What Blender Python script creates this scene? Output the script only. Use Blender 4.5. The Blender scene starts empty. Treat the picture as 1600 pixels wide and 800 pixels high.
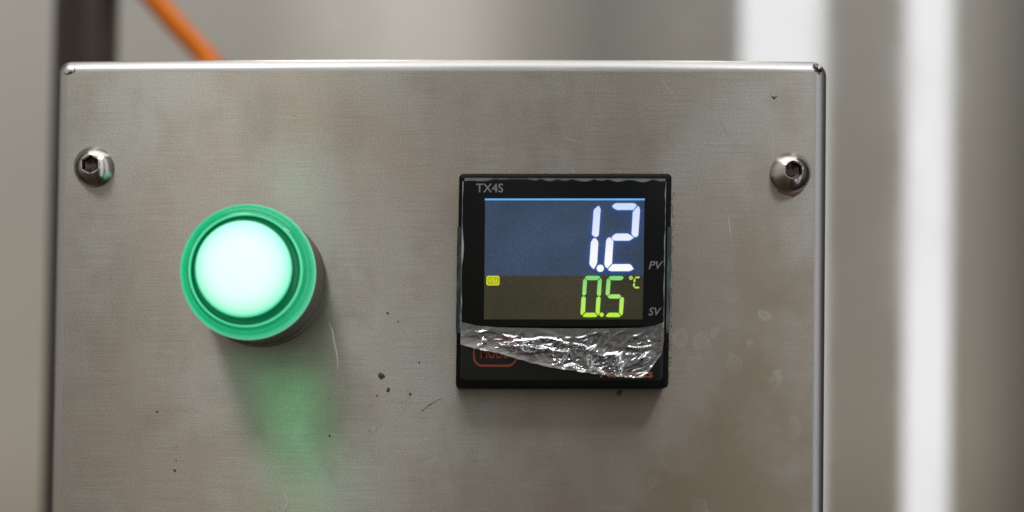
import bpy, bmesh, math, random
from mathutils import Vector, noise, Matrix
from mathutils.bvhtree import BVHTree
random.seed(7)
sc = bpy.context.scene
COL = sc.collection

# ---------------------------------------------------------------- camera
S = 0.1446e-3            # metres per photo pixel on the front of the box
D = 0.220                # camera to box front
VX, VY = 746.0, 686.0    # where the camera looks straight at the box front (photo pixels)
CAM = Vector(((VX-800)*S, -D, (400-VY)*S))
cam = bpy.data.cameras.new('camera')
camo = bpy.data.objects.new('camera', cam); COL.objects.link(camo)
camo.location = CAM; camo.rotation_euler = (math.radians(90), 0, 0)
cam.sensor_width = 36.0
cam.lens = 36.0*D/(1600*S)
cam.shift_x = (800-VX)/1600; cam.shift_y = (VY-400)/1600
cam.clip_start = 0.005; cam.clip_end = 50
cam.dof.use_dof = True; cam.dof.focus_distance = D-0.002; cam.dof.aperture_fstop = 4.0
cam.dof.aperture_blades = 0
sc.camera = camo

# ---------------------------------------------------------------- world: a dim plant room
w = bpy.data.worlds.new('World'); sc.world = w; w.use_nodes = True
nt = w.node_tree; nt.nodes.clear()
def N(t, kind, **kw):
    n = t.nodes.new(kind)
    for k, v in kw.items(): setattr(n, k, v)
    return n
def ramp(t, stops, interp='LINEAR'):
    r = N(t, 'ShaderNodeValToRGB'); cr = r.color_ramp; cr.interpolation = interp
    while len(cr.elements) < len(stops): cr.elements.new(0.5)
    for e, (p, c) in zip(cr.elements, stops):
        e.position = p; e.color = (c[0], c[1], c[2], 1) if hasattr(c, '__len__') else (c, c, c, 1)
    return r
tc = N(nt, 'ShaderNodeTexCoord'); sep = N(nt, 'ShaderNodeSeparateXYZ')
nt.links.new(tc.outputs['Generated'], sep.inputs[0])
def mrange(t, src, a, b, c=0, d=1):
    m = N(t, 'ShaderNodeMapRange'); m.inputs[1].default_value = a; m.inputs[2].default_value = b
    m.inputs[3].default_value = c; m.inputs[4].default_value = d
    t.links.new(src, m.inputs[0]); return m.outputs[0]
# height: dark floor, grey walls, lighter ceiling
el = ramp(nt, [(0.0, (.035, .028, .02)), (0.3, (.10, .082, .064)), (0.42, (.30, .265, .225)), (0.50, (.47, .435, .39)), (0.62, (.47, .45, .42)), (.76, (.62, .61, .60)), (1.0, (.7, .7, .72))])
nt.links.new(mrange(nt, sep.outputs[2], -1, 1), el.inputs[0])
# around: left of the photographer brighter, right and behind the tank darker
at = N(nt, 'ShaderNodeMath', operation='ARCTAN2')
neg = N(nt, 'ShaderNodeMath', operation='MULTIPLY'); neg.inputs[1].default_value = -1
nt.links.new(sep.outputs[1], neg.inputs[0])
nt.links.new(sep.outputs[0], at.inputs[0]); nt.links.new(neg.outputs[0], at.inputs[1])
az = mrange(nt, at.outputs[0], -math.pi, math.pi)
def A(deg): return (deg+180)/360
azr = ramp(nt, [(A(-180), .05), (A(-95), .10), (A(-72), 1.15), (A(-30), 1.0), (A(-13), 1.55), (A(-4), 1.50), (A(5), .86), (A(14), .58),
                (A(26), .74), (A(62), .90), (A(72), .38), (A(84), .30), (A(100), .05), (A(180), .05)])
nt.links.new(az, azr.inputs[0])
mul = N(nt, 'ShaderNodeMix', data_type='RGBA', blend_type='MULTIPLY'); mul.inputs[0].default_value = 1
nt.links.new(el.outputs[0], mul.inputs[6]); nt.links.new(azr.outputs[0], mul.inputs[7])
bg = N(nt, 'ShaderNodeBackground'); bg.inputs[1].default_value = .69
nt.links.new(mul.outputs[2], bg.inputs[0])
wo = N(nt, 'ShaderNodeOutputWorld'); nt.links.new(bg.outputs[0], wo.inputs[0])

# ---------------------------------------------------------------- lamps of the room
def area(name, loc, target, sx, sy, power, color):
    l = bpy.data.lights.new(name, 'AREA'); l.shape = 'ELLIPSE' if name == 'ceiling_lamp' else 'RECTANGLE'; l.size = sx; l.size_y = sy
    l.energy = power; l.color = color
    o = bpy.data.objects.new(name, l); COL.objects.link(o); o.location = loc
    d = Vector(target)-Vector(loc)
    o.rotation_euler = d.to_track_quat('-Z', 'Y').to_euler()
    return o
def strip(name, azim, width_deg, power, color, dist=2.0, h=4.0, tilt=0.0):
    a = math.radians(azim)
    o = area(name, (dist*math.sin(a), 0.1-dist*math.cos(a), 0.1), (0, 0.1, 0.1), 2*dist*math.tan(math.radians(width_deg/2)), h, power, color)
    return o
strip('wide_streak_strip', 40.5, 11.4, 4.2, (.90, .95, 1.12))  # these unseen strips are added for the streaks mirrored in the tank
strip('narrow_streak_strip', 60.7, 6.3, 2.4, (.90, .95, 1.12))
strip('weak_streak_strip', -11.0, 7.0, .08, (.95, .95, 1.0))
area('ceiling_lamp', (-.55, -.75, 1.5), (0, 0, 0), .5, .3, 4.5, (1.0, .98, .97))
area('ceiling_lamp', (.75, -.8, 1.5), (0, 0, 0), .3, .2, 4, (1.0, .98, .97))
area('ceiling_lamp', (0, .2, 1.9), (0, .2, 0), 2.2, 2.6, 17, (.97, .97, 1.0))

sc.view_settings.view_transform = 'Standard'; sc.view_settings.look = 'None'
sc.view_settings.exposure = 0; sc.view_settings.gamma = 1
sc.cycles.max_bounces = 10; sc.cycles.transmission_bounces = 8; sc.cycles.transparent_max_bounces = 12
sc.cycles.sample_clamp_indirect = 6

# ---------------------------------------------------------------- helpers
def W(px, py, h=0.0):
    """point at height h mm in front of the box face (negative: behind) seen at photo pixel px, py"""
    p = Vector(((px-800)*S, 0, (400-py)*S))
    k = (D-h*1e-3)/D
    return CAM+(p-CAM)*k
def tag(o, label=None, cat=None, group=None, kind=None):
    for k, v in (('label', label), ('category', cat), ('group', group), ('kind', kind)):
        if v: o[k] = v
    return o
def link(name, bm, m, parent=None, smooth=False, angle=None):
    bmesh.ops.recalc_face_normals(bm, faces=bm.faces[:])
    me = bpy.data.meshes.new(name); bm.to_mesh(me); bm.free()
    if smooth:
        for p in me.polygons: p.use_smooth = True
    o = bpy.data.objects.new(name, me); COL.objects.link(o)
    for mm in (m if isinstance(m, (list, tuple)) else [m]): me.materials.append(mm)
    if parent is not None: o.parent = parent
    if angle and smooth:
        me.set_sharp_from_angle(angle=math.radians(angle))
    return o
def loft(bm, rings, cap0=False, cap1=True, mi=0):
    vs = [[bm.verts.new(p) for p in r] for r in rings]
    n = len(vs[0])
    for a, b in zip(vs, vs[1:]):
        for i in range(n):
            f = bm.faces.new((a[i], a[(i+1) % n], b[(i+1) % n], b[i])); f.material_index = mi
    if cap0: bm.faces.new(vs[0][::-1])
    if cap1: bm.faces.new(vs[-1])
    return vs
def rrect(x0, y0, x1, y1, r, n=8, sub=1):
    r = max(r, .01); pts = []
    cs = ((x1-r, y0+r, -90), (x1-r, y1-r, 0), (x0+r, y1-r, 90), (x0+r, y0+r, 180))
    for k, (cx, cy, a0) in enumerate(cs):
        for i in range(n+1):
            a = math.radians(a0+90*i/n); pts.append((cx+r*math.cos(a), cy+r*math.sin(a)))
        nx = cs[(k+1) % 4]; a = math.radians(nx[2])
        ex, ey = nx[0]+r*math.cos(a), nx[1]+r*math.sin(a); sx, sy = pts[-1]
        for j in range(1, sub):
            t = j/sub; pts.append((sx+(ex-sx)*t, sy+(ey-sy)*t))
    return pts
def circ(c, r, n, y):
    return [Vector((c.x+r*math.cos(2*math.pi*i/n), y, c.z+r*math.sin(2*math.pi*i/n))) for i in range(n)]
def tube(bm, pts, r, n=16, closed=False):
    rings = []
    for i, p in enumerate(pts):
        a = pts[max(i-1, 0)]; b = pts[min(i+1, len(pts)-1)]
        if closed: a = pts[i-1]; b = pts[(i+1) % len(pts)]
        t = (b-a).normalized(); u = t.orthogonal() if abs(t.y) > .95 else t.cross(Vector((0, 1, 0)))
        u.normalize(); v = t.cross(u)
        rings.append([p+(u*math.cos(2*math.pi*k/n)+v*math.sin(2*math.pi*k/n))*r for k in range(n)])
    if closed: rings.append(rings[0])
    loft(bm, rings, not closed, not closed)
def smooth_path(P, m=10):
    out = []
    for i in range(len(P)-1):
        p0, p1, p2, p3 = P[max(i-1, 0)], P[i], P[i+1], P[min(i+2, len(P)-1)]
        for j in range(m):
            t = j/m
            out.append(.5*((2*p1)+(p2-p0)*t+(2*p0-5*p1+4*p2-p3)*t*t+(-p0+3*p1-3*p2+p3)*t**3))
    out.append(P[-1]); return out

# ---------------------------------------------------------------- materials
def mat(name):
    m = bpy.data.materials.new(name); m.use_nodes = True
    t = m.node_tree; b = t.nodes['Principled BSDF']; return m, t, b
def simple(name, col, rough=.5, metal=0, emit=None, es=0, **kw):
    m, t, b = mat(name)
    b.inputs['Base Color'].default_value = (*col, 1); b.inputs['Roughness'].default_value = rough
    b.inputs['Metallic'].default_value = metal
    if emit: b.inputs['Emission Color'].default_value = (*emit, 1); b.inputs['Emission Strength'].default_value = es
    for k, v in kw.items(): b.inputs[k.replace('_', ' ')].default_value = v
    return m
def coords(t, scale, which='Object', loc=(0, 0, 0)):
    c = N(t, 'ShaderNodeTexCoord'); mp = N(t, 'ShaderNodeMapping')
    mp.inputs['Scale'].default_value = scale; mp.inputs['Location'].default_value = loc
    t.links.new(c.outputs[which], mp.inputs[0]); return mp.outputs[0]
def nz(t, vec, scale=1, detail=3, rough=.5, dist=0):
    n = N(t, 'ShaderNodeTexNoise'); n.inputs['Scale'].default_value = scale
    n.inputs['Detail'].default_value = detail; n.inputs['Roughness'].default_value = rough; n.inputs['Distortion'].default_value = dist
    t.links.new(vec, n.inputs['Vector']); return n.outputs[0]
def mixc(t, fac, a, b, mode='MIX'):
    m = N(t, 'ShaderNodeMix', data_type='RGBA', blend_type=mode)
    for s, v in ((0, fac), (6, a), (7, b)):
        if isinstance(v, (int, float)): m.inputs[s].default_value = v
        elif isinstance(v, tuple): m.inputs[s].default_value = (*v, 1)
        else: t.links.new(v, m.inputs[s])
    return m.outputs[2]
def math_(t, op, a, b):
    m = N(t, 'ShaderNodeMath', operation=op)
    for s, v in ((0, a), (1, b)):
        if isinstance(v, (int, float)): m.inputs[s].default_value = v
        else: t.links.new(v, m.inputs[s])
    return m.outputs[0]

def steel(name, base=(.61, .585, .545), rough=.49, aniso=.89, grain=2.1, stains=True):
    m, t, b = mat(name)
    fine = nz(t, coords(t, (2600, 2600, 3000)), 1, 2, .7)
    brush = nz(t, coords(t, (70, 70, 6500)), 1, 3, .6)
    cloud = nz(t, coords(t, (22, 22, 16)), 1, 4, .55, .4)
    blot = nz(t, coords(t, (60, 60, 45), loc=(3, 1, 2)), 1, 5, .6)
    g = math_(t, 'ADD', math_(t, 'MULTIPLY', fine, .58), math_(t, 'MULTIPLY', brush, .42))
    gv = mrange(t, g, .3, .7, 1-.16*grain, 1+.16*grain)
    c = mixc(t, mrange(t, cloud, .40, .60) if stains else .6, (base[0]*.88, base[1]*.83, base[2]*.765), (base[0]*.99, base[1]*1.03, base[2]*1.0))
    if stains:
        c = mixc(t, mrange(t, blot, .48, .66, 0, .65), c, (base[0]*.74, base[1]*.69, base[2]*.62))
    c = mixc(t, 1.0, c, gv, 'MULTIPLY')
    r = mrange(t, math_(t, 'ADD', math_(t, 'MULTIPLY', cloud, .5), math_(t, 'MULTIPLY', brush, .5)), .34, .66, rough-.07, rough+.09)
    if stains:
        # dried water rings; a brown tint paints the fall-off of light at lower right
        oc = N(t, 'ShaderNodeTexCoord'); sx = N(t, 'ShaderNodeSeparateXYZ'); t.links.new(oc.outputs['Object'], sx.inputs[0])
        low_right = mrange(t, math_(t, 'SUBTRACT', sx.outputs[0], sx.outputs[2]), .02, .085)
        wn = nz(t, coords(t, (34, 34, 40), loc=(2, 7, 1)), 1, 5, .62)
        c = mixc(t, math_(t, 'MULTIPLY', low_right, mrange(t, wn, .30, .60, .25, 1)), c, (base[0]*.68, base[1]*.59, base[2]*.48))
        v = N(t, 'ShaderNodeTexVoronoi'); v.feature = 'SMOOTH_F1'; v.inputs['Scale'].default_value = 1; v.inputs['Smoothness'].default_value = .2
        wob = N(t, 'ShaderNodeTexNoise'); wob.inputs['Scale'].default_value = 1; t.links.new(coords(t, (420, 420, 420)), wob.inputs['Vector'])
        wv = N(t, 'ShaderNodeVectorMath', operation='MULTIPLY_ADD'); t.links.new(wob.outputs['Color'], wv.inputs[0])
        wv.inputs[1].default_value = (.30, .30, .30); t.links.new(coords(t, (125, 125, 105), loc=(1.3, 0, .4)), wv.inputs[2])
        t.links.new(wv.outputs[0], v.inputs['Vector'])
        ring = mrange(t, math_(t, 'ABSOLUTE', math_(t, 'SUBTRACT', v.outputs[0], .24), 0), .0, .05, 1, 0)
        fillm = mrange(t, v.outputs[0], .14, .28, .55, 0)
        gate = mrange(t, nz(t, coords(t, (40, 40, 40), loc=(5, 2, 9)), 1, 2), .45, .60)
        k = math_(t, 'MULTIPLY', math_(t, 'MULTIPLY', math_(t, 'MAXIMUM', ring, fillm), gate), math_(t, 'ADD', math_(t, 'MULTIPLY', low_right, .5), .05))
        c = mixc(t, k, c, (.74, .76, .72))
        r = math_(t, 'ADD', r, math_(t, 'MULTIPLY', k, .12))
    t.links.new(c, b.inputs['Base Color']); t.links.new(r, b.inputs['Roughness'])
    b.inputs['Metallic'].default_value = 1.0
    b.inputs['Anisotropic'].default_value = aniso
    if aniso:
        b.inputs['Anisotropic Rotation'].default_value = .25; tg = N(t, 'ShaderNodeTangent', direction_type='RADIAL', axis='Z'); t.links.new(tg.outputs[0], b.inputs['Tangent'])
    bp = N(t, 'ShaderNodeBump'); bp.inputs['Strength'].default_value = .10 if grain > .4 else .02; bp.inputs['Distance'].default_value = .0001
    t.links.new(g, bp.inputs['Height']); t.links.new(bp.outputs[0], b.inputs['Normal'])
    return m
M = {}
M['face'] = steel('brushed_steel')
M['bend'] = steel('bent_edge_steel', (.60, .59, .585), .34, 0, .9, False)
M['body'] = steel('plain_steel', (.5, .48, .45), .4, 0, .5, False)
M['tank'] = steel('tank_steel', (.84, .81, .77), .08, .92, .35, False)
M['pipe'] = steel('pipe_steel', (.62, .60, .56), .36, 0, .35, False)
M['rubber'] = simple('gap_shade_dark', (.060, .047, .033), .42)  # dark tone standing in for the shaded gap left of the box
M['film_rim'] = simple('film_rim_highlight', (.72, .73, .72), .3, 0, Specular_IOR_Level=.9, Alpha=.75)  # pale colour paints in the highlight along the film's edge
M['screw'] = simple('screw_steel', (.66, .62, .56), .20, 1)
M['socket'] = simple('socket_steel', (.13, .11, .09), .35, 1)
M['gap'] = simple('dark_gap', (.03, .028, .022), .6)
M['rim'] = simple('raw_steel_edge', (.62, .60, .57), .35, 1)
M['collar'] = simple('collar_metal', (.24, .23, .18), .42, .85)
M['housing'] = simple('black_plastic', (.004, .004, .004), .5, Specular_IOR_Level=.15)
M['plate'] = simple('gloss_black_plastic', (.006, .007, .007), .3, Specular_IOR_Level=.18)
M['key'] = simple('dark_key_plastic', (.014, .016, .014), .42, Specular_IOR_Level=.3)
M['grey_print'] = simple('grey_print', (.27, .27, .26), .6)
M['red_print'] = simple('red_print', (.30, .05, .02), .6)
M['orange_print'] = simple('orange_print', (.42, .11, .045), .6)
M['dirt'] = simple('dirt', (.10, .075, .03), .8)
M['scratch'] = simple('scratch', (.75, .73, .70), .4, .7)
M['crust'] = simple('dried_residue', (.50, .44, .35), .8)

# ---------------------------------------------------------------- background tanks
def tank(name, cx, cy, R, m, z0, z1, n=160, lean=0):
    bm = bmesh.new(); c = Vector((0, 0, 0))
    prof = [(R-.004, z0), (R, z0+.004), (R, z1-.004), (R-.004, z1)]
    rings = [[Vector((r*math.cos(2*math.pi*i/n), r*math.sin(2*math.pi*i/n), z)) for i in range(n)] for r, z in prof]
    loft(bm, rings, True, True)
    o = link(name, bm, m, None, True, 40); o.location = (cx, cy, 0); o.rotation_euler = (0, math.radians(lean), 0)
    return o
tk = tank('steel_tank', 0.0, .132+.6, .6, M['tank'], -.9, .9, 256, .55)
tag(tk, 'large blurred cylindrical stainless tank filling the background behind the control box', 'tank')
# dark strip added on the tank in place of a shaded gap
def on_tank(px, py, off):
    c0, R_ = Vector((0, .732, 0)), .6
    rot = Matrix.Rotation(math.radians(.55), 3, 'Y'); inv_ = rot.inverted()
    o_ = inv_ @ (CAM-c0); d = inv_ @ (W(px, py)-CAM).normalized()
    A_ = d.x**2+d.y**2; B_ = o_.x*d.x+o_.y*d.y; C_ = o_.x**2+o_.y**2-(R_+off)**2
    return rot @ (o_+d*((-B_-math.sqrt(B_*B_-A_*C_))/A_)) + c0
bm = bmesh.new(); rg = []
for py in range(-900, 1901, 100):
    a, b_ = 84-py*.024, 172-py*.020
    top_ = [on_tank(a+(b_-a)*k/12, py, .0008+.007*math.sin(math.pi*(k/12)**1.6)) for k in range(13)]
    bot_ = [on_tank(a+(b_-a)*k/12, py, -.002) for k in (12, 8, 4, 0)]
    rg.append(top_+bot_)
loft(bm, rg, True, True)
o = link('gap_shade_strip', bm, M['rubber'], None, True, 40); o.parent = tk
o.matrix_parent_inverse = (Matrix.Translation((0, .732, 0)) @ Matrix.Rotation(math.radians(.55), 4, 'Y')).inverted()

# ---------------------------------------------------------------- control box
box = bpy.data.objects.new('control_box', None); COL.objects.link(box)
box.location = (0, .13, 0); box.empty_display_size = .02
tag(box, 'brushed stainless steel control box with green lamp and digital temperature display', 'control box')
bpy.context.view_layer.update()
def child(o, parent=box):
    o.parent = parent
    inv = Matrix.Identity(4); q = parent
    while q is not None:
        inv = Matrix.Translation(-Vector(q.location)) @ inv; q = q.parent
    # vertices are in world space: the parent's offset is taken back out
    o.matrix_parent_inverse = Matrix.Identity(4)
    o.location = inv.translation
    return o
BB = 1520
def warp(x, y):
    t = (y-97)/703
    L = 87-13*t; R_ = 1294-5*t
    X = L+(x-95)/1196*(R_-L)
    wgt = max(0, 1-(y-93)/300)
    Y = y-(1-((x-690)/600)**2)*4*wgt - 3.0*wgt
    return X+(X-VX)*.0083, Y+(Y-VY)*.0083
def boxring(inset, y, rad):
    return [Vector(((X-800)*S, y, (400-Y)*S)) for X, Y in (warp(*p) for p in rrect(95+inset, 97+inset, 1291-inset, BB-inset, rad, 8, 24))]
RB = 25.0
rings = [boxring(0, .022, RB), boxring(0, RB*S, RB)]
for i in range(1, 10):
    a = math.radians(90*i/9)
    rings.append(boxring(RB*(1-math.cos(a)), RB*S*(1-math.sin(a)), max(RB*math.cos(a), .4)))
bm = bmesh.new(); loft(bm, rings, False, True)
for f in bm.faces:
    if len(f.verts) == 4: f.material_index = 1
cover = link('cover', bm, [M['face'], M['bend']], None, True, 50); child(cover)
bvh = BVHTree.FromPolygons([v.co.copy() for v in cover.data.vertices], [tuple(p.vertices) for p in cover.data.polygons])
bm = bmesh.new()
loft(bm, [[Vector(((X-800)*S, y, (400-Y)*S)) for X, Y in (warp(*p) for p in rrect(95+q, 97+q, 1291-q, BB-q, 12, 6, 4))] for q, y in ((10, .008), (10, .124), (16, .130))], True, True)
child(link('back_box', bm, M['body'], None, True, 40))

def onface(px, py, lift=.00008):
    d = (W(px, py)-CAM).normalized()
    h = bvh.ray_cast(CAM, d)
    p = h[0] if h[0] is not None else W(px, py)
    return p-d*lift
def decal(name, pts, m, lift=.00006, thick=.00005, jitter=0):
    """thin raised patch lying on the cover, outline in photo pixels"""
    bm = bmesh.new()
    top = [bm.verts.new(onface(x, y, lift+thick)) for x, y in pts]; bot = [bm.verts.new(onface(x, y, -.00002)) for x, y in pts]
    c = bm.verts.new(onface(sum(p[0] for p in pts)/len(pts), sum(p[1] for p in pts)/len(pts), lift+thick*2))
    n = len(pts)
    for i in range(n):
        bm.faces.new((top[i], top[(i+1) % n], c)); bm.faces.new((top[i], bot[i], bot[(i+1) % n], top[(i+1) % n]))
    return child(link(name, bm, m, None, True))
# open corner seam at the top right, ground weld at the top left
decal('corner_rim', [(1267, 99.5), (1277, 99.5), (1284, 102.5), (1287.0, 109), (1286, 115), (1281, 117), (1274, 112), (1269, 105)], M['rim'], .00004, .00003)
decal('corner_gap', [(1270, 100.5), (1277, 100.5), (1283, 104), (1285.5, 109), (1284, 113), (1280, 113.5), (1275.5, 110), (1271.5, 105)], M['gap'], .00012, .00003)
decal('corner_weld', [(99, 110), (101, 105), (106, 101.5), (112, 100.5), (118, 101), (117, 107), (118, 112), (111, 115), (105, 117), (100, 115)], M['rim'], .00003, .00002)
# specks and scratches
def blob(cx, cy, r, e=1.0):
    ph = random.random()*6
    return [(cx+r*(1+.3*math.sin(2*a+ph)+.15*math.sin(5*a))*math.cos(a), cy+r*e*(1+.25*math.cos(3*a+ph))*math.sin(a)) for a in (2*math.pi*i/14 for i in range(14))]
specks = [(596, 587, 4.4), (606.5, 609, 3.0), (641, 615.5, 1.8), (589, 618, 1.2), (655, 566, 1.2), (606, 489, 1.6), (622, 502, 1.0), (515, 681, 1.6),
          (245, 643, 1.3), (273, 735, 1.8), (577, 673, .8), (968, 614, 4.2), (275, 698, .7), (275, 719, .8), (660, 641, 1.0),
          (513, 624, .8), (540, 421, .7), (460, 180, .7)]
decal('smudge', blob(1210, 151, 3.0, 1.2), simple('grey_smudge', (.30, .28, .26), .5, .8), .00004, .00002)
for x, y, r in specks: decal('dirt_speck', blob(x, y, r, 1.15), M['dirt'], .00004, .00004)
def scratch(pts, wd, m=M['scratch']):
    n = len(pts); L = []; R_ = []
    for i, (x, y) in enumerate(pts):
        a = pts[max(i-1, 0)]; b = pts[min(i+1, n-1)]; dx, dy = b[0]-a[0], b[1]-a[1]; l = math.hypot(dx, dy) or 1
        q = wd*math.sin(math.pi*(i+.4)/(n-.2)); L.append((x-dy/l*q, y+dx/l*q)); R_.append((x+dy/l*q, y-dx/l*q))
    bm = bmesh.new()
    a = [bm.verts.new(onface(*p, .00005)) for p in L]; b = [bm.verts.new(onface(*p, .00005)) for p in R_]
    for i in range(n-1): bm.faces.new((a[i], a[i+1], b[i+1], b[i]))
    child(link('scratch', bm, m, None))
scratch([(443, 768), (446, 775), (450, 783), (447, 792), (441, 802)], 3.2)
scratch([(513, 503), (517, 511), (520, 520), (522, 534), (526, 550), (528, 566), (527, 580)], 1.5)
scratch([(1028, 116), (1040, 134), (1060, 160)], .5); scratch([(878, 216), (892, 219), (911, 224)], .45)
scratch([(660, 641), (672, 632), (690, 622)], .5, M['dirt'])
scratch([(1138, 340), (1140, 356), (1141, 372)], 1.2)

random.seed(21)
M['hairline'] = simple('hairline_scratch', (.64, .62, .58), .3, 1)
for k in range(26):
    if k < 15: x, y, a = random.uniform(550, 700), random.uniform(610, 770), random.gauss(-.7, .35)
    elif k < 20: x, y, a = random.uniform(1000, 1130), random.uniform(110, 240), random.gauss(.9, .4)
    else: x, y, a = random.uniform(200, 1200), random.uniform(620, 780), random.gauss(0, .5)
    l = random.uniform(12, 55); cv = random.gauss(0, .25)
    scratch([(x+l*q*math.cos(a+cv*q), y+l*q*math.sin(a+cv*q)) for q in (0, .25, .5, .75, 1)], random.uniform(.16, .34), M['hairline'])
# button-head hex screws
def screw(px, py, rot):
    c = W(px, py); R_ = 31.5*S; H = .0026; n = 72
    bm = bmesh.new(); rings = [circ(c, R_*.97, n, .0001), circ(c, R_, n, -.0002)]
    for i in range(1, 15):
        q = 1-(1-.5)*i/14
        rings.append(circ(c, R_*q, n, -.0002-.0027*(1-q**2.2)))
    H = .0002+.0027*(1-.5**2.2)
    def hexr(AF, y):
        out = []
        for i in range(n):
            a = 2*math.pi*i/n; b = (a-rot+math.pi/6) % (math.pi/3)-math.pi/6
            r = AF/math.cos(b); out.append(Vector((c.x+r*math.cos(a), y, c.z+r*math.sin(a))))
        return out
    AF = 11.2*S
    rings.append(circ(c, 14.6*S, n, -H-.00010)); rings.append(hexr(AF*1.12, -H-.00008)); rings.append(hexr(AF*1.0, -H+.00025))
    loft(bm, rings, False, False)
    o = link('screw', bm, M['screw'], None, True, 35); child(o)
    bm = bmesh.new(); loft(bm, [hexr(AF*.999, -H+.00024), hexr(AF*.98, -.0010), circ(c, AF*.5, n, -.0005)], False, True)
    s = link('hex_socket', bm, M['socket'], None, True, 30); s.parent = o
    return o
s1 = screw(147, 261, math.radians(0)); s2 = screw(1235, 270, math.radians(8))
tag(s1, 'steel button head screw reflecting green at its lower right'); tag(s2, 'steel button head screw beside the folded right edge')
decal('rust_stain', [(1211, 291), (1216, 299), (1224, 303), (1233, 305), (1240, 308), (1245, 305), (1251, 301), (1257, 295), (1240, 299), (1225, 298)], simple('rust_stain', (.30, .20, .11), .7), .00004, .00003)

# ---------------------------------------------------------------- green pilot lamp
def emis_plastic(name, col, ecol, es, rough=.2, trans=0):
    return simple(name, col, rough, 0, ecol, es, Transmission_Weight=trans, Coat_Weight=.4)
M['green_outer'] = emis_plastic('green_lens', (.05, .70, .38), (.0, .42, .20), .55, .08, .6)
M['green_deep'] = emis_plastic('green_groove', (.0, .16, .08), (.0, .13, .05), .45, .3)
M['green_rim'] = emis_plastic('green_rim', (.35, .85, .62), (.14, .62, .36), .7, .15)
M['green_lip'] = emis_plastic('green_lip', (.25, .9, .6), (.10, .75, .38), .75, .2)
m, t, b = mat('lit_diffuser'); M['diffuser'] = m
g = N(t, 'ShaderNodeTexCoord'); ln = N(t, 'ShaderNodeVectorMath', operation='LENGTH')
t.links.new(g.outputs['Object'], ln.inputs[0])
rr = ramp(t, [(0, (.80, .98, .97)), (.58, (.74, 1.0, .90)), (.82, (.50, 1.0, .74)), (.95, (.20, .95, .55)), (1.0, (.02, .62, .30))])
LC = W(380, 419.5, 17.5); LR = 74*S*(D-.0175)/D
t.links.new(mrange(t, ln.outputs['Value'], 0, LR), rr.inputs[0])
t.links.new(rr.outputs[0], b.inputs['Emission Color']); b.inputs['Emission Strength'].default_value = .85
b.inputs['Base Color'].default_value = (.5, .8, .7, 1); b.inputs['Roughness'].default_value = .5
AX = W(408.5, 440.5)      # centre on the face
def at_h(h): return AX    # the lamp stands straight out of the face
n = 128
bm = bmesh.new()
kn = lambda r, y: circ(AX, r*S, n, y)
loft(bm, [kn(102, .0), kn(102, -.0014), kn(100.5, -.0018), kn(98, -.0021), kn(97.6, -.0050), kn(96.8, -.0054), kn(96.8, -.0058), kn(97.6, -.0062), kn(97.6, -.0104), kn(96.5, -.0107), kn(80, -.0107)], False, True)
lamp = link('indicator_lamp', bm, M['collar'], None, True, 30); child(lamp)
tag(lamp, 'round lit green pilot lamp with dark metal collar')
def lampchild(name, bm, m, angle=35):
    o = link(name, bm, m, None, True, angle); o.parent = lamp; return o
bm = bmesh.new()
loft(bm, [kn(94, -.0104), kn(97.4, -.0106), kn(98.6, -.0112), kn(99.2, -.0122), kn(99.2, -.0130), kn(98.4, -.0137), kn(97, -.0141), kn(95.4, -.0141), kn(94.6, -.0137), kn(93.4, -.0137), kn(92.6, -.0141),
          kn(90, -.0144), kn(89.2, -.0141), kn(88.2, -.0141), kn(87.4, -.0145), kn(84.5, -.0149), kn(82.6, -.0150)], False, False)
lampchild('lens', bm, M['green_outer'])
bm = bmesh.new(); loft(bm, [kn(99.0, -.0122), kn(99.7, -.0125), kn(99.8, -.0129), kn(99.5, -.0132), kn(98.9, -.0134)], False, False)
lampchild('lens_rim', bm, M['green_rim'])
bm = bmesh.new(); loft(bm, [kn(82.8, -.0148), kn(82.4, -.0155), kn(81.4, -.0158), kn(80.2, -.0155), kn(80, -.0146)], False, False)
lampchild('lens_lip', bm, M['green_lip'])
bm = bmesh.new(); loft(bm, [kn(80.1, -.0150), kn(79.2, -.0145), kn(72, -.0150), kn(69.6, -.0168)], False, False)
lampchild('lens_groove', bm, M['green_deep'])
bm = bmesh.new(); pr = []
for i in range(9):
    a = i/8; pr.append([v-Vector((LC.x, 0, LC.z)) for v in circ(Vector((AX.x, 0, AX.z)), (69.6*(1-a)+.5*a)*S, n, 0)])
bm.free(); bm = bmesh.new()
Rr = 69.7*S
rings = [[Vector((Rr*k*math.cos(2*math.pi*i/n), y, Rr*k*math.sin(2*math.pi*i/n))) for i in range(n)] for k, y in
         ((1.0, .0006), (1.0, 0), (.985, -.0003), (.94, -.0006), (.8, -.0010), (.5, -.0015), (.2, -.0017), (.02, -.00172))]
loft(bm, rings, False, True)
df = link('diffuser', bm, M['diffuser'], None, True); df.parent = lamp; df.location = (AX.x, -.0168, AX.z)
mr = [nn for nn in t.nodes if nn.bl_idname == 'ShaderNodeMapRange'][0]; mr.inputs[2].default_value = Rr

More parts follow.
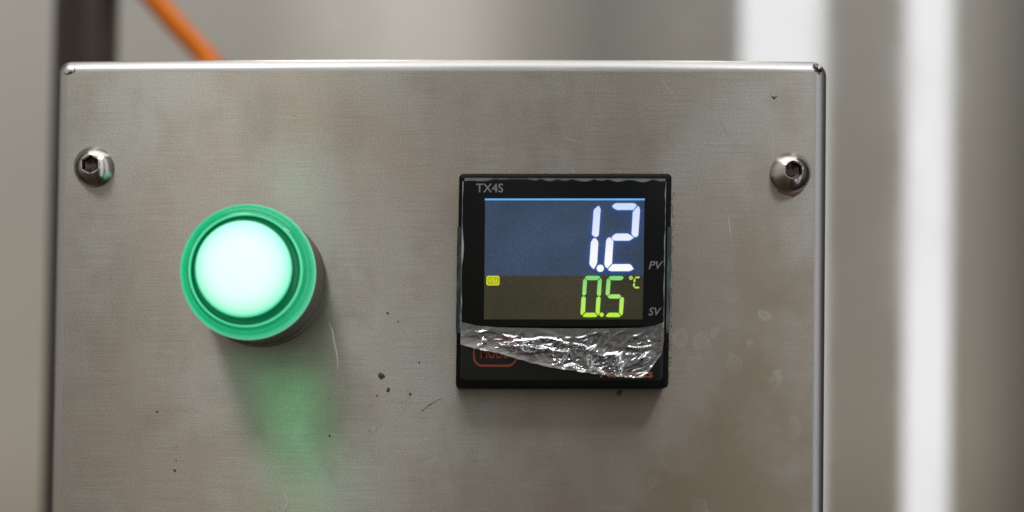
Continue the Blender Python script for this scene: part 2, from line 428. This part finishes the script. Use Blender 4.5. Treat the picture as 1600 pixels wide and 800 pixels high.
gt = M['green_outer'].node_tree; gb = gt.nodes['Principled BSDF']
gn = nz(gt, coords(gt, (160, 160, 160)), 1, 4, .6, .8)
gt.links.new(mixc(gt, mrange(gt, gn, .35, .68), (.01, .42, .21), (.05, .62, .36)), gb.inputs['Base Color'])
gt.links.new(mrange(gt, gn, .35, .68, .06, .28), gb.inputs['Roughness'])
gm = N(gt, 'ShaderNodeMapping'); gc = N(gt, 'ShaderNodeTexCoord'); gm.inputs['Location'].default_value = (-AX.x, 0, -AX.z); gm.inputs['Scale'].default_value = (1, 0, 1)
gt.links.new(gc.outputs['Object'], gm.inputs[0]); gl_ = N(gt, 'ShaderNodeVectorMath', operation='LENGTH'); gt.links.new(gm.outputs[0], gl_.inputs[0])
gr = ramp(gt, [(0, (.0, .20, .085)), (.30, (.0, .30, .13)), (.50, (.02, .46, .22)), (.62, (.01, .30, .13)), (.80, (.04, .54, .29)), (.93, (.10, .64, .39)), (1.0, (.03, .36, .19))])
gt.links.new(mrange(gt, gl_.outputs['Value'], 83*S, 99.2*S), gr.inputs[0]); gt.links.new(gr.outputs[0], gb.inputs['Emission Color']); gb.inputs['Emission Strength'].default_value = .62
# added unseen area lights below and above the lens for its green streak
for gx, gy, gz, sx_, sy_, en in ((.0010, -.0100, -.0151, .028, .0055, .00026), (.0030, -.0185, -.0205, .018, .007, .0015), (.0050, -.0120, .0160, .014, .005, .00016)):
    gl = bpy.data.lights.new('glow_helper', 'AREA'); gl.shape = 'ELLIPSE'; gl.size = sx_; gl.size_y = sy_; gl.energy = en; gl.color = (.12, 1.0, .38)
    go = bpy.data.objects.new('glow_helper', gl); COL.objects.link(go)
    go.location = (AX.x+gx, gy, AX.z+gz); go.rotation_euler = Vector((0, .12, math.copysign(.99, gz))).to_track_quat('-Z', 'Y').to_euler()
# ---------------------------------------------------------------- temperature controller
HC = 5.0
def prr(x0, y0, x1, y1, r, h, skew=True, n=6, sub=1):
    """rounded rectangle seen at these photo pixels, h mm in front of the face"""
    out = []
    for x, y in rrect(x0, y0, x1, y1, r, n, sub):
        if skew: x = x-(y-272)*.0165+(0 if x < 880 else 0)
        out.append(W(x, y, h))
    return out
def ppts(pts, h): return [W(x, y, h) for x, y in pts]
def base_of(ring, y):   # straight back to the face
    return [Vector((p.x, y, p.z)) for p in ring]
R5 = prr(717.5, 271.5, 1049.5, 606.5, 7, 4.4); R4 = prr(719, 273, 1048, 605, 6, 4.8); R6 = prr(721, 276, 1045, 601, 5, 5.0)
bm = bmesh.new(); loft(bm, [base_of(R5, .0004), R5, R4, R6], False, True)
ctl = link('temperature_controller', bm, M['housing'], None, True, 30); child(ctl)
tag(ctl, 'square black digital temperature controller with blue and yellow-green readouts')
def cc(name, bm, m, smooth=False, angle=30):
    o = link(name, bm, m, None, smooth, angle); o.parent = ctl; return o
bm = bmesh.new(); a = prr(724, 280, 1041, 511, 5, 5.0); loft(bm, [a, prr(724, 280, 1041, 511, 5, 5.35), prr(726, 282, 1039, 509.5, 4, 5.5)], False, True)
cc('front_plate', bm, M['plate'], True)
bm = bmesh.new(); loft(bm, [prr(724, 513, 1041, 595, 8, 5.0), prr(724, 513, 1041, 595, 8, 5.2), prr(726, 515, 1039, 593, 7, 5.35)], False, True)
cc('key_pad', bm, M['key'], True)

def lcd(name, lo, hi, es, base):
    m, t, b = mat(name)
    g = nz(t, coords(t, (2600, 2600, 2600)), 1, 2, .7)
    r2 = nz(t, coords(t, (60, 60, 60)), 1, 2, .5)
    c = mixc(t, r2, lo, hi); c2 = mixc(t, 1.0, c, mrange(t, g, .3, .7, .72, 1.28), 'MULTIPLY')
    big = nz(t, coords(t, (45, 45, 60), loc=(4, 0, 2)), 1, 2, .5)
    c2 = mixc(t, 1.0, c2, mrange(t, big, .35, .65, .68, 1.18), 'MULTIPLY')
    t.links.new(c2, b.inputs['Emission Color']); b.inputs['Emission Strength'].default_value = es
    b.inputs['Base Color'].default_value = (*base, 1); b.inputs['Roughness'].default_value = .6
    b.inputs['Specular IOR Level'].default_value = .2
    return m
M['lcd_blue'] = lcd('backlit_screen_blue', (.018, .028, .054), (.034, .048, .086), 1.0, (.03, .055, .09))
M['lcd_olive'] =  lcd('backlit_screen_olive', (.020, .022, .013), (.046, .031, .019), 1.0, (.028, .032, .016))
def quad(name, pts, h, m, th=.12):
    bm = bmesh.new(); loft(bm, [ppts(pts, h-th), ppts(pts, h)], False, True); return cc(name, bm, m)
quad('process_screen', [(758, 313), (1007, 313), (1005.5, 431), (757, 431)], 5.56, M['lcd_blue'])
quad('setpoint_screen', [(757, 431), (1005.5, 431), (1004, 499), (756, 499)], 5.56, M['lcd_olive'])
M['blue_line'] = simple('backlight_leak', (.1, .3, .5), .5, 0, (.08, .30, .62), 1.0)
quad('backlight_edge', [(757.5, 310.2), (1007.5, 310.2), (1007.5, 313), (757.5, 313)], 5.62, M['blue_line'])

def lit(name, stops, strength, side, z_top, z_bot):
    m, t, b = mat(name); t.nodes.remove(b)
    out = [x for x in t.nodes if x.bl_idname == 'ShaderNodeOutputMaterial'][0]
    geo = N(t, 'ShaderNodeNewGeometry'); sp = N(t, 'ShaderNodeSeparateXYZ'); t.links.new(geo.outputs['Position'], sp.inputs[0])
    r = ramp(t, stops); t.links.new(mrange(t, sp.outputs[2], z_top, z_bot), r.inputs[0])
    e = N(t, 'ShaderNodeEmission'); e.inputs[1].default_value = strength; t.links.new(r.outputs[0], e.inputs[0])
    t.links.new(e.outputs[0], out.inputs[0]); return m
zt, zb = W(900, 318, 5.8).z, W(900, 424, 5.8).z
M['pv'] = lit('white_segment', [(0, (.64, .74, .98)), (.45, (.80, .85, 1.0)), (.7, (.97, .97, 1.0)), (1, (1, 1, 1))], .97, 0, zt, zb)
M['pv_side'] = simple('blue_segment_glow', (0, 0, 0), .5, 0, (.03, .30, 1.0), 6)
zt2, zb2 = W(900, 431, 5.8).z, W(900, 496, 5.8).z
M['sv'] = lit('green_segment', [(0, (.22, .66, .20)), (.4, (.34, .74, .20)), (.6, (.46, .82, .16)), (1, (.52, .85, .06))], 1.0, 0, zt2, zb2)
M['sv_side'] = simple('green_segment_glow', (0, 0, 0), .5, 0, (.12, .5, .0), 3)
M['unit'] = simple('yellow_green_segment', (0, 0, 0), .5, 0, (.52, .78, .12), .95)
def segs(name, polys, h, front, side, th=.10):
    bm = bmesh.new()
    for P in polys:
        a = [bm.verts.new(p) for p in ppts(P, h)]; b = [bm.verts.new(p) for p in ppts(P, h-th)]
        k = len(P)
        f = bm.faces.new(a); f.material_index = 0
        f = bm.faces.new(b[::-1]); f.material_index = 1
        for i in range(k):
            f = bm.faces.new((a[i], b[i], b[(i+1) % k], a[(i+1) % k])); f.material_index = 1
    o = link(name, bm, [front, side]); o.parent = ctl; return o
def q8(P): return [(860+x/8, 300+y/8) for x, y in P]
def q7(P): return [(860+x/7.275, 400+y/7.275) for x, y in P]
def dot(cx, cy, r, k=20): return [(cx+r*math.cos(2*math.pi*i/k), cy+r*math.sin(2*math.pi*i/k)) for i in range(k)]
HS = 6.0
segs('digit', [q8([(601, 170), (614, 185), (628, 215), (606, 525), (600, 545), (584, 560), (556, 560), (534, 548), (520, 528), (541, 232), (550, 215)]),
               [(930, 371.6), (934, 376), (934.8, 380), (933, 410), (931.5, 414), (927.8, 420.6), (924, 417), (921, 412.5), (923.2, 379), (926, 373.5)]], HS, M['pv'], M['pv_side'])
segs('decimal_point', [dot(937.9, 419.2, 5.7)], HS, M['pv'], M['pv_side'])
segs('digit', [[(956.3, 322.6), (958, 320), (962, 317.5), (990, 317.5), (993.5, 319), (995.2, 320.8), (989.5, 327.9), (964.5, 328), (960, 326)],
               [(997, 321.8), (999, 324), (1000, 329), (997.4, 366), (996.4, 369), (992.5, 370.8), (989, 368.8), (986.8, 365), (988.8, 331), (990.4, 328.8)],
               [(955.2, 371.3), (959, 367), (962.8, 365), (980, 364.8), (985, 367), (990.3, 371.4), (986, 374.5), (982.8, 376), (960.5, 376), (957.5, 374.3)],
               [(947.2, 376), (949, 372.6), (952.5, 370.6), (956, 373.5), (958.4, 376.5), (956.2, 411.5), (949.2, 419.2), (946, 417), (944.3, 412.5)],
               [(949.9, 421), (957, 412.8), (983.5, 412.6), (986.5, 414.5), (990.2, 420.3), (986, 422.5), (983, 423.7), (955.5, 423.7), (952, 422.8)]], HS, M['pv'], M['pv_side'])
segs('digit', [q7([(392, 248), (400, 236), (418, 226), (548, 226), (560, 232), (566, 244), (536, 274), (420, 274), (408, 266)]),
               q7([(386, 258), (402, 268), (416, 284), (406, 428), (398, 442), (380, 450), (366, 444), (362, 428), (372, 276)]),
               q7([(572, 252), (580, 262), (583, 280), (574, 438), (568, 450), (552, 454), (534, 446), (528, 430), (540, 282)]),
               q7([(378, 458), (394, 464), (402, 478), (394, 634), (360, 672), (346, 664), (342, 648), (353, 480), (362, 464)]),
               q7([(546, 460), (562, 462), (571, 480), (559, 652), (552, 668), (540, 672), (514, 640), (522, 486), (530, 470)]),
               q7([(366, 680), (402, 645), (504, 645), (534, 680), (522, 690), (506, 694), (388, 694), (374, 690)])], HS, M['sv'], M['sv_side'])
segs('decimal_point', [q7(dot(583, 667, 24))], HS, M['sv'], M['sv_side'])
segs('digit', [q7([(662, 246), (674, 234), (692, 228), (816, 228), (834, 246), (816, 268), (798, 275), (694, 275), (680, 268)]),
               q7([(654, 254), (670, 264), (684, 284), (674, 430), (666, 442), (648, 450), (632, 442), (628, 424), (640, 274)]),
               q7([(650, 460), (670, 444), (692, 436), (784, 436), (806, 460), (792, 476), (774, 484), (682, 484), (664, 476)]),
               q7([(818, 466), (832, 476), (836, 492), (824, 650), (818, 668), (806, 674), (780, 642), (788, 490), (798, 476)]),
               q7([(630, 682), (650, 654), (666, 645), (770, 645), (800, 680), (790, 690), (774, 694), (652, 694), (638, 690)])], HS, M['sv'], M['sv_side'])
def ringpoly(cx, cy, r0, r1, k=16):
    return [[(cx+r*math.cos(a), cy+r*math.sin(a)) for r, a in ((r0, 2*math.pi*i/k), (r1, 2*math.pi*i/k), (r1, 2*math.pi*(i+1)/k), (r0, 2*math.pi*(i+1)/k))] for i in range(k)]
segs('degree_sign', [q7(P) for P in ringpoly(915, 249, 8, 22)] + [q7(P) for P in (
    [(958, 250), (966, 236), (1010, 233), (1018, 240), (1008, 252), (974, 254)],
    [(950, 256), (966, 262), (966, 294), (950, 298), (944, 290)], [(944, 306), (960, 308), (960, 344), (946, 350), (938, 340)],
    [(948, 356), (966, 348), (1006, 350), (1012, 358), (1002, 368), (962, 368)])], HS-.1, M['unit'], M['unit'])

# printed text
def text(name, body, x0, y0, x1, y1, h, m, parent=None, shear=0, bold=0, th=.02, fit=True, space=1.0):
    c = bpy.data.curves.new(name, 'FONT'); c.body = body; c.size = 1; c.shear = shear; c.offset = bold; c.extrude = .001; c.space_character = space
    c.resolution_u = 6
    o = bpy.data.objects.new(name, c); COL.objects.link(o)
    dg = bpy.context.evaluated_depsgraph_get(); dg.update()
    me = bpy.data.meshes.new_from_object(o.evaluated_get(dg)); bpy.data.objects.remove(o)
    xs = [v.co.x for v in me.vertices]; ys = [v.co.y for v in me.vertices]; ax, bx, ay, by = min(xs), max(xs), min(ys), max(ys)
    for v in me.vertices:
        u = (v.co.x-ax)/(bx-ax); q = (v.co.y-ay)/(by-ay)
        v.co = W(x0+u*(x1-x0), y1+q*(y0-y1), h+(th if v.co.z > 0 else 0))
    me.materials.clear(); me.materials.append(m)
    o = bpy.data.objects.new(name, me); COL.objects.link(o); o.parent = parent or ctl
    return o
text('model_text', 'TX4S', 743.8, 286.8, 786.2, 300.6, 5.51, M['grey_print'], bold=.012)
text('process_value_text', 'PV', 1013.5, 408, 1036, 420.5, 5.51, M['grey_print'], shear=.28, bold=.008)
text('set_value_text', 'SV', 1013, 480.5, 1033.5, 493, 5.51, M['grey_print'], shear=.28, bold=.008)
text('mode_text', 'MODE', 751, 541, 793, 560, 5.36, M['red_print'], bold=.014)
text('maker_text', 'Autonics', 937, 577, 1020, 590, 5.36, M['orange_print'], bold=.02)
text('key_caption_text', 'RUN / ENTER', 762, 522, 800, 528, 5.36, M['red_print'])
def outline(name, x0, y0, x1, y1, r, wd, h, m):
    A_ = rrect(x0, y0, x1, y1, r, 8); B_ = rrect(x0+wd, y0+wd, x1-wd, y1-wd, r-wd, 8); bm = bmesh.new()
    a = [bm.verts.new(W(*p, h)) for p in A_]; b = [bm.verts.new(W(*p, h)) for p in B_]; k = len(a)
    for i in range(k): bm.faces.new((a[i], a[(i+1) % k], b[(i+1) % k], b[i]))
    return cc(name, bm, m)
outline('mode_key_outline', 739, 528, 808, 573, 15, 3.2, 5.37, M['red_print'])
def chevron(x, y, s=1):
    bm = bmesh.new(); P = [(x, y), (x+14*s, y-16*s), (x+19*s, y-16*s), (x+6*s, y), (x+19*s, y+16*s), (x+14*s, y+16*s)]
    v = [bm.verts.new(W(*p, 5.37)) for p in P]; bm.faces.new((v[0], v[1], v[2], v[3])); bm.faces.new((v[0], v[3], v[4], v[5]))
    cc('key_arrow', bm, M['grey_print'])
chevron(832, 551, .9); chevron(843, 551, .9)
M['badge'] = simple('yellow_lit_badge', (.1, .1, 0), .5, 0, (.58, .62, .02), 1.0)
M['badge_dark'] = simple('badge_dark_line', (.02, .02, 0), .5, 0, (.14, .15, .0), 1.0)
bm = bmesh.new(); loft(bm, [[W(*p, 5.6) for p in rrect(760, 431, 780.4, 446, 3, 5)], [W(*p, 5.72) for p in rrect(760, 431, 780.4, 446, 3, 5)]], False, True)
bd = cc('output_badge', bm, M['badge'])
outline('badge_outline', 762, 433, 778.6, 444, 2.6, .9, 5.73, M['badge_dark'])
text('output_text', 'OUT1', 763.6, 435, 777.4, 442.4, 5.73, M['badge_dark'], bold=.01)

# worn cut-out edge and residue round the controller
def crust(pts, rad):
    for x, y in pts:
        pass
random.seed(3)
bm = bmesh.new()
for k in range(170):
    y = random.uniform(300, 600); x = 1052+random.gauss(0, 1.3)-(y-272)*.0165
    if k > 120: x = random.uniform(720, 1045); y = 269.5+random.gauss(0, .8)
    p = W(x, y, .05); r = random.uniform(.35, 1.5)*S
    bmesh.ops.create_icosphere(bm, subdivisions=1, radius=1, matrix=Matrix.Translation(p) @ Matrix.Diagonal((r*.8, r*.5, r*random.uniform(1, 3.2), 1)))
cc('residue', bm, M['crust'])

# ---------------------------------------------------------------- torn protective film
m, t, b = mat('clear_film'); M['film'] = m
out = [x for x in t.nodes if x.bl_idname == 'ShaderNodeOutputMaterial'][0]
b.inputs['Base Color'].default_value = (.62, .60, .57, 1); b.inputs['Roughness'].default_value = .45
tr = N(t, 'ShaderNodeBsdfTransparent'); mx = N(t, 'ShaderNodeMixShader'); mx2 = N(t, 'ShaderNodeMixShader')
tr.inputs[0].default_value = (.93, .94, .94, 1)
gs = N(t, 'ShaderNodeBsdfGlossy'); gs.inputs['Roughness'].default_value = .09; gs.inputs['Color'].default_value = (1, 1, 1, 1)
va = N(t, 'ShaderNodeAttribute'); va.attribute_name = 'milk'
cl = nz(t, coords(t, (260, 260, 520)), 1, 5, .65, .6)
t.links.new(math_(t, 'MINIMUM', math_(t, 'ADD', mrange(t, cl, .38, .66, .06, .18), math_(t, 'MULTIPLY', va.outputs['Fac'], .66)), .85), mx.inputs[0])
t.links.new(tr.outputs[0], mx.inputs[1]); t.links.new(b.outputs[0], mx.inputs[2])
fr = N(t, 'ShaderNodeFresnel'); fr.inputs[0].default_value = 1.6
t.links.new(math_(t, 'MINIMUM', math_(t, 'MULTIPLY', fr.outputs[0], 2.3), 1.0), mx2.inputs[0])
t.links.new(mx.outputs[0], mx2.inputs[1]); t.links.new(gs.outputs[0], mx2.inputs[2]); t.links.new(mx2.outputs[0], out.inputs[0])
topc = [(719, 503), (730, 505), (745, 509), (780, 511.5), (860, 513), (940, 513.5), (1000, 512), (1022, 509), (1038, 503)]
botc = [(719, 538), (745, 545), (775, 551), (800, 558), (830, 567), (860, 574), (900, 580), (940, 586), (975, 589), (1003, 590.5), (1012, 583), (1024, 566), (1034, 552), (1037, 530)]
def lerp(P, x):
    for (a, b_), (c, d) in zip(P, P[1:]):
        if x <= c: return b_+(d-b_)*(x-a)/(c-a)
    return P[-1][1]
bm = bmesh.new(); NX, NY = 260, 70; G = []; MILK = {}
for i in range(NX+1):
    x = 719.5+(1037.5-719.5)*i/NX; a, c = lerp(topc, x), lerp(botc, x); col = []
    for j in range(NY+1):
        v = j/NY; y = a+(c-a)*v
        r_ = min(1, max(0, (x-850)/60))
        e = 0
        u = Vector((x*.020+y*.010, y*.055-x*.006, 2.3)); d_ = Vector(((x-y*.5)*.022, (y*.85+x*.42)*.052, 5.1))+noise.noise_vector(Vector((x*.02, y*.03, 1)))*.7
        for q_, wt in ((u, 1-r_), (d_, r_)):
            f = 1.0*max(0, .72-abs(noise.noise(q_))*3.4)+.35*max(0, .6-abs(noise.noise(q_*2.3))*2.6)+.5*noise.noise(q_*.6)
            e += wt*(f+(.16+.16*r_)*noise.noise(q_*5.5)+.10*noise.noise(q_*10))
        CR = .18+.82*min(1, max(0, (noise.noise(Vector((x*.021, y*.03, 4.4)))+.12+.5*max(0, 1-abs(x-945)/95))*2.4))
        edge = min(1, v*4, ) * min(1, (1037.5-x)/12+.2)
        hh = 5.75+max(-.1, e)*1.1*edge*CR+.35*v
        ys = y+noise.noise(Vector((x*.08, y*.08, 1)))*1.2*min(v*3, 1)
        vv = bm.verts.new(W(x, ys, hh)); col.append(vv)
        lowband = max(0, 1-(c-y)/(17-12*min(1, max(0, (x-760)/140))))*(.9 if x < 1000 else .5)
        MILK[i*(NY+1)+j] = min(1, lowband*1.6*(.7+.6*noise.noise(Vector((x*.05, y*.15, 3)))) + max(0, noise.noise(Vector((x*.03+y*.02, y*.09-x*.02, 9)))-.15)*.8)
    G.append(col)
for i in range(NX):
    for j in range(NY): bm.faces.new((G[i][j], G[i+1][j], G[i+1][j+1], G[i][j+1]))
# the part of the film still stuck to the display: its rim stands proud at the edges
def ribbon(path, w0, h0, amp, seed):
    k = len(path); A_ = []; B_ = []
    for i, (x, y) in enumerate(path):
        a = path[max(i-1, 0)]; b_ = path[min(i+1, k-1)]; dx, dy = b_[0]-a[0], b_[1]-a[1]; l = math.hypot(dx, dy)
        ww = w0*(.35+1.1*abs(noise.noise(Vector((x*.03, y*.03, seed))))*2); hh = h0+amp*noise.noise(Vector((x*.11, y*.11, seed+4)))
        A_.append(bm.verts.new(W(x, y, hh+.1))); B_.append(bm.verts.new(W(x-dy/l*ww, y+dx/l*ww, hh-.25)))
    for i in range(k-1): bm.faces.new((A_[i], A_[i+1], B_[i+1], B_[i]))
def line(x0, y0, x1, y1, k): return [(x0+(x1-x0)*i/k, y0+(y1-y0)*i/k) for i in range(k+1)]
film = link('protective_film', bm, M['film'], None, True)
at_ = film.data.attributes.new('milk', 'FLOAT', 'POINT')
for i in range(len(film.data.vertices)): at_.data[i].value = MILK.get(i, 1.0)
tag(film, 'crumpled torn clear plastic film peeling over the bottom of the black controller', 'plastic film')
bm_keep = bm = bmesh.new()
ribbon(line(726, 278.0, 1040, 279, 90), 4.2, 5.8, .15, 1)
ribbon(line(1041, 283, 1037.5, 512, 60), 1.7, 5.8, .08, 2)
ribbon(line(719.5, 512, 722.5, 283, 60), 1.9, 5.8, .08, 3)
o = link('film_rim', bm, M['film_rim'], None, True); o.parent = film
# teal wrapped sides of the film on the housing
m, t, b = mat('film_side'); M['film_side'] = m
b.inputs['Base Color'].default_value = (.015, .045, .042, 1); b.inputs['Roughness'].default_value = .22
cl = nz(t, coords(t, (900, 900, 120)), 1, 4, .6); t.links.new(mixc(t, mrange(t, cl, .5, .75), (.008, .022, .022), (.16, .24, .23)), b.inputs['Base Color'])
for xs, xe in ((711.8+.3, 719.2), (1040.5, 1046.8)):
    bm = bmesh.new(); dx = .0165
    P = [(xs-(y-520)*dx*0+(520-y)*dx*.9, y) for y in (355, 400, 450, 490, 520)]; Q = [(xe+(520-y)*dx*.9, y) for y in (355, 400, 450, 490, 520)]
    a = [bm.verts.new(W(*p, 4.9)) for p in P]; b2 = [bm.verts.new(W(p[0], p[1], 5.12)) for p in Q]
    if xs > 900: 
        for v, p in zip(a, P): v.co = W(*p, 5.12)
        for v, p in zip(b2, Q): v.co = W(*p, 4.9)
    for i in range(4): bm.faces.new((a[i], a[i+1], b2[i+1], b2[i]))
    o = link('film_edge', bm, M['film_side']); o.parent = film

# ---------------------------------------------------------------- orange cable
M['orange'] = simple('orange_rubber', (.90, .21, .002), .5, Specular_IOR_Level=.25)
def back(px, py, y):
    return W(px, py, -y*1e3)
RC = .0037
k_, mid_, top = on_tank(318, 86, .0042), on_tank(270, 34, .0042), on_tank(218, -26, .0044)
z_lid = (400-97)*S
P = [Vector((k_.x+.016, .112, z_lid-.01)), Vector((k_.x+.016, .112, z_lid+.006)), Vector((k_.x+.011, .120, z_lid+.020)), k_+Vector((.004, -.003, -.008)), k_, mid_, top,
     on_tank(150, -104, .0044), on_tank(60, -210, .0044)]
bm = bmesh.new(); tube(bm, smooth_path(P, 12), RC, 24)
cb = link('cable', bm, M['orange'], None, True)
tag(cb, 'orange rubber cable running diagonally down behind the top edge of the box', 'cable')
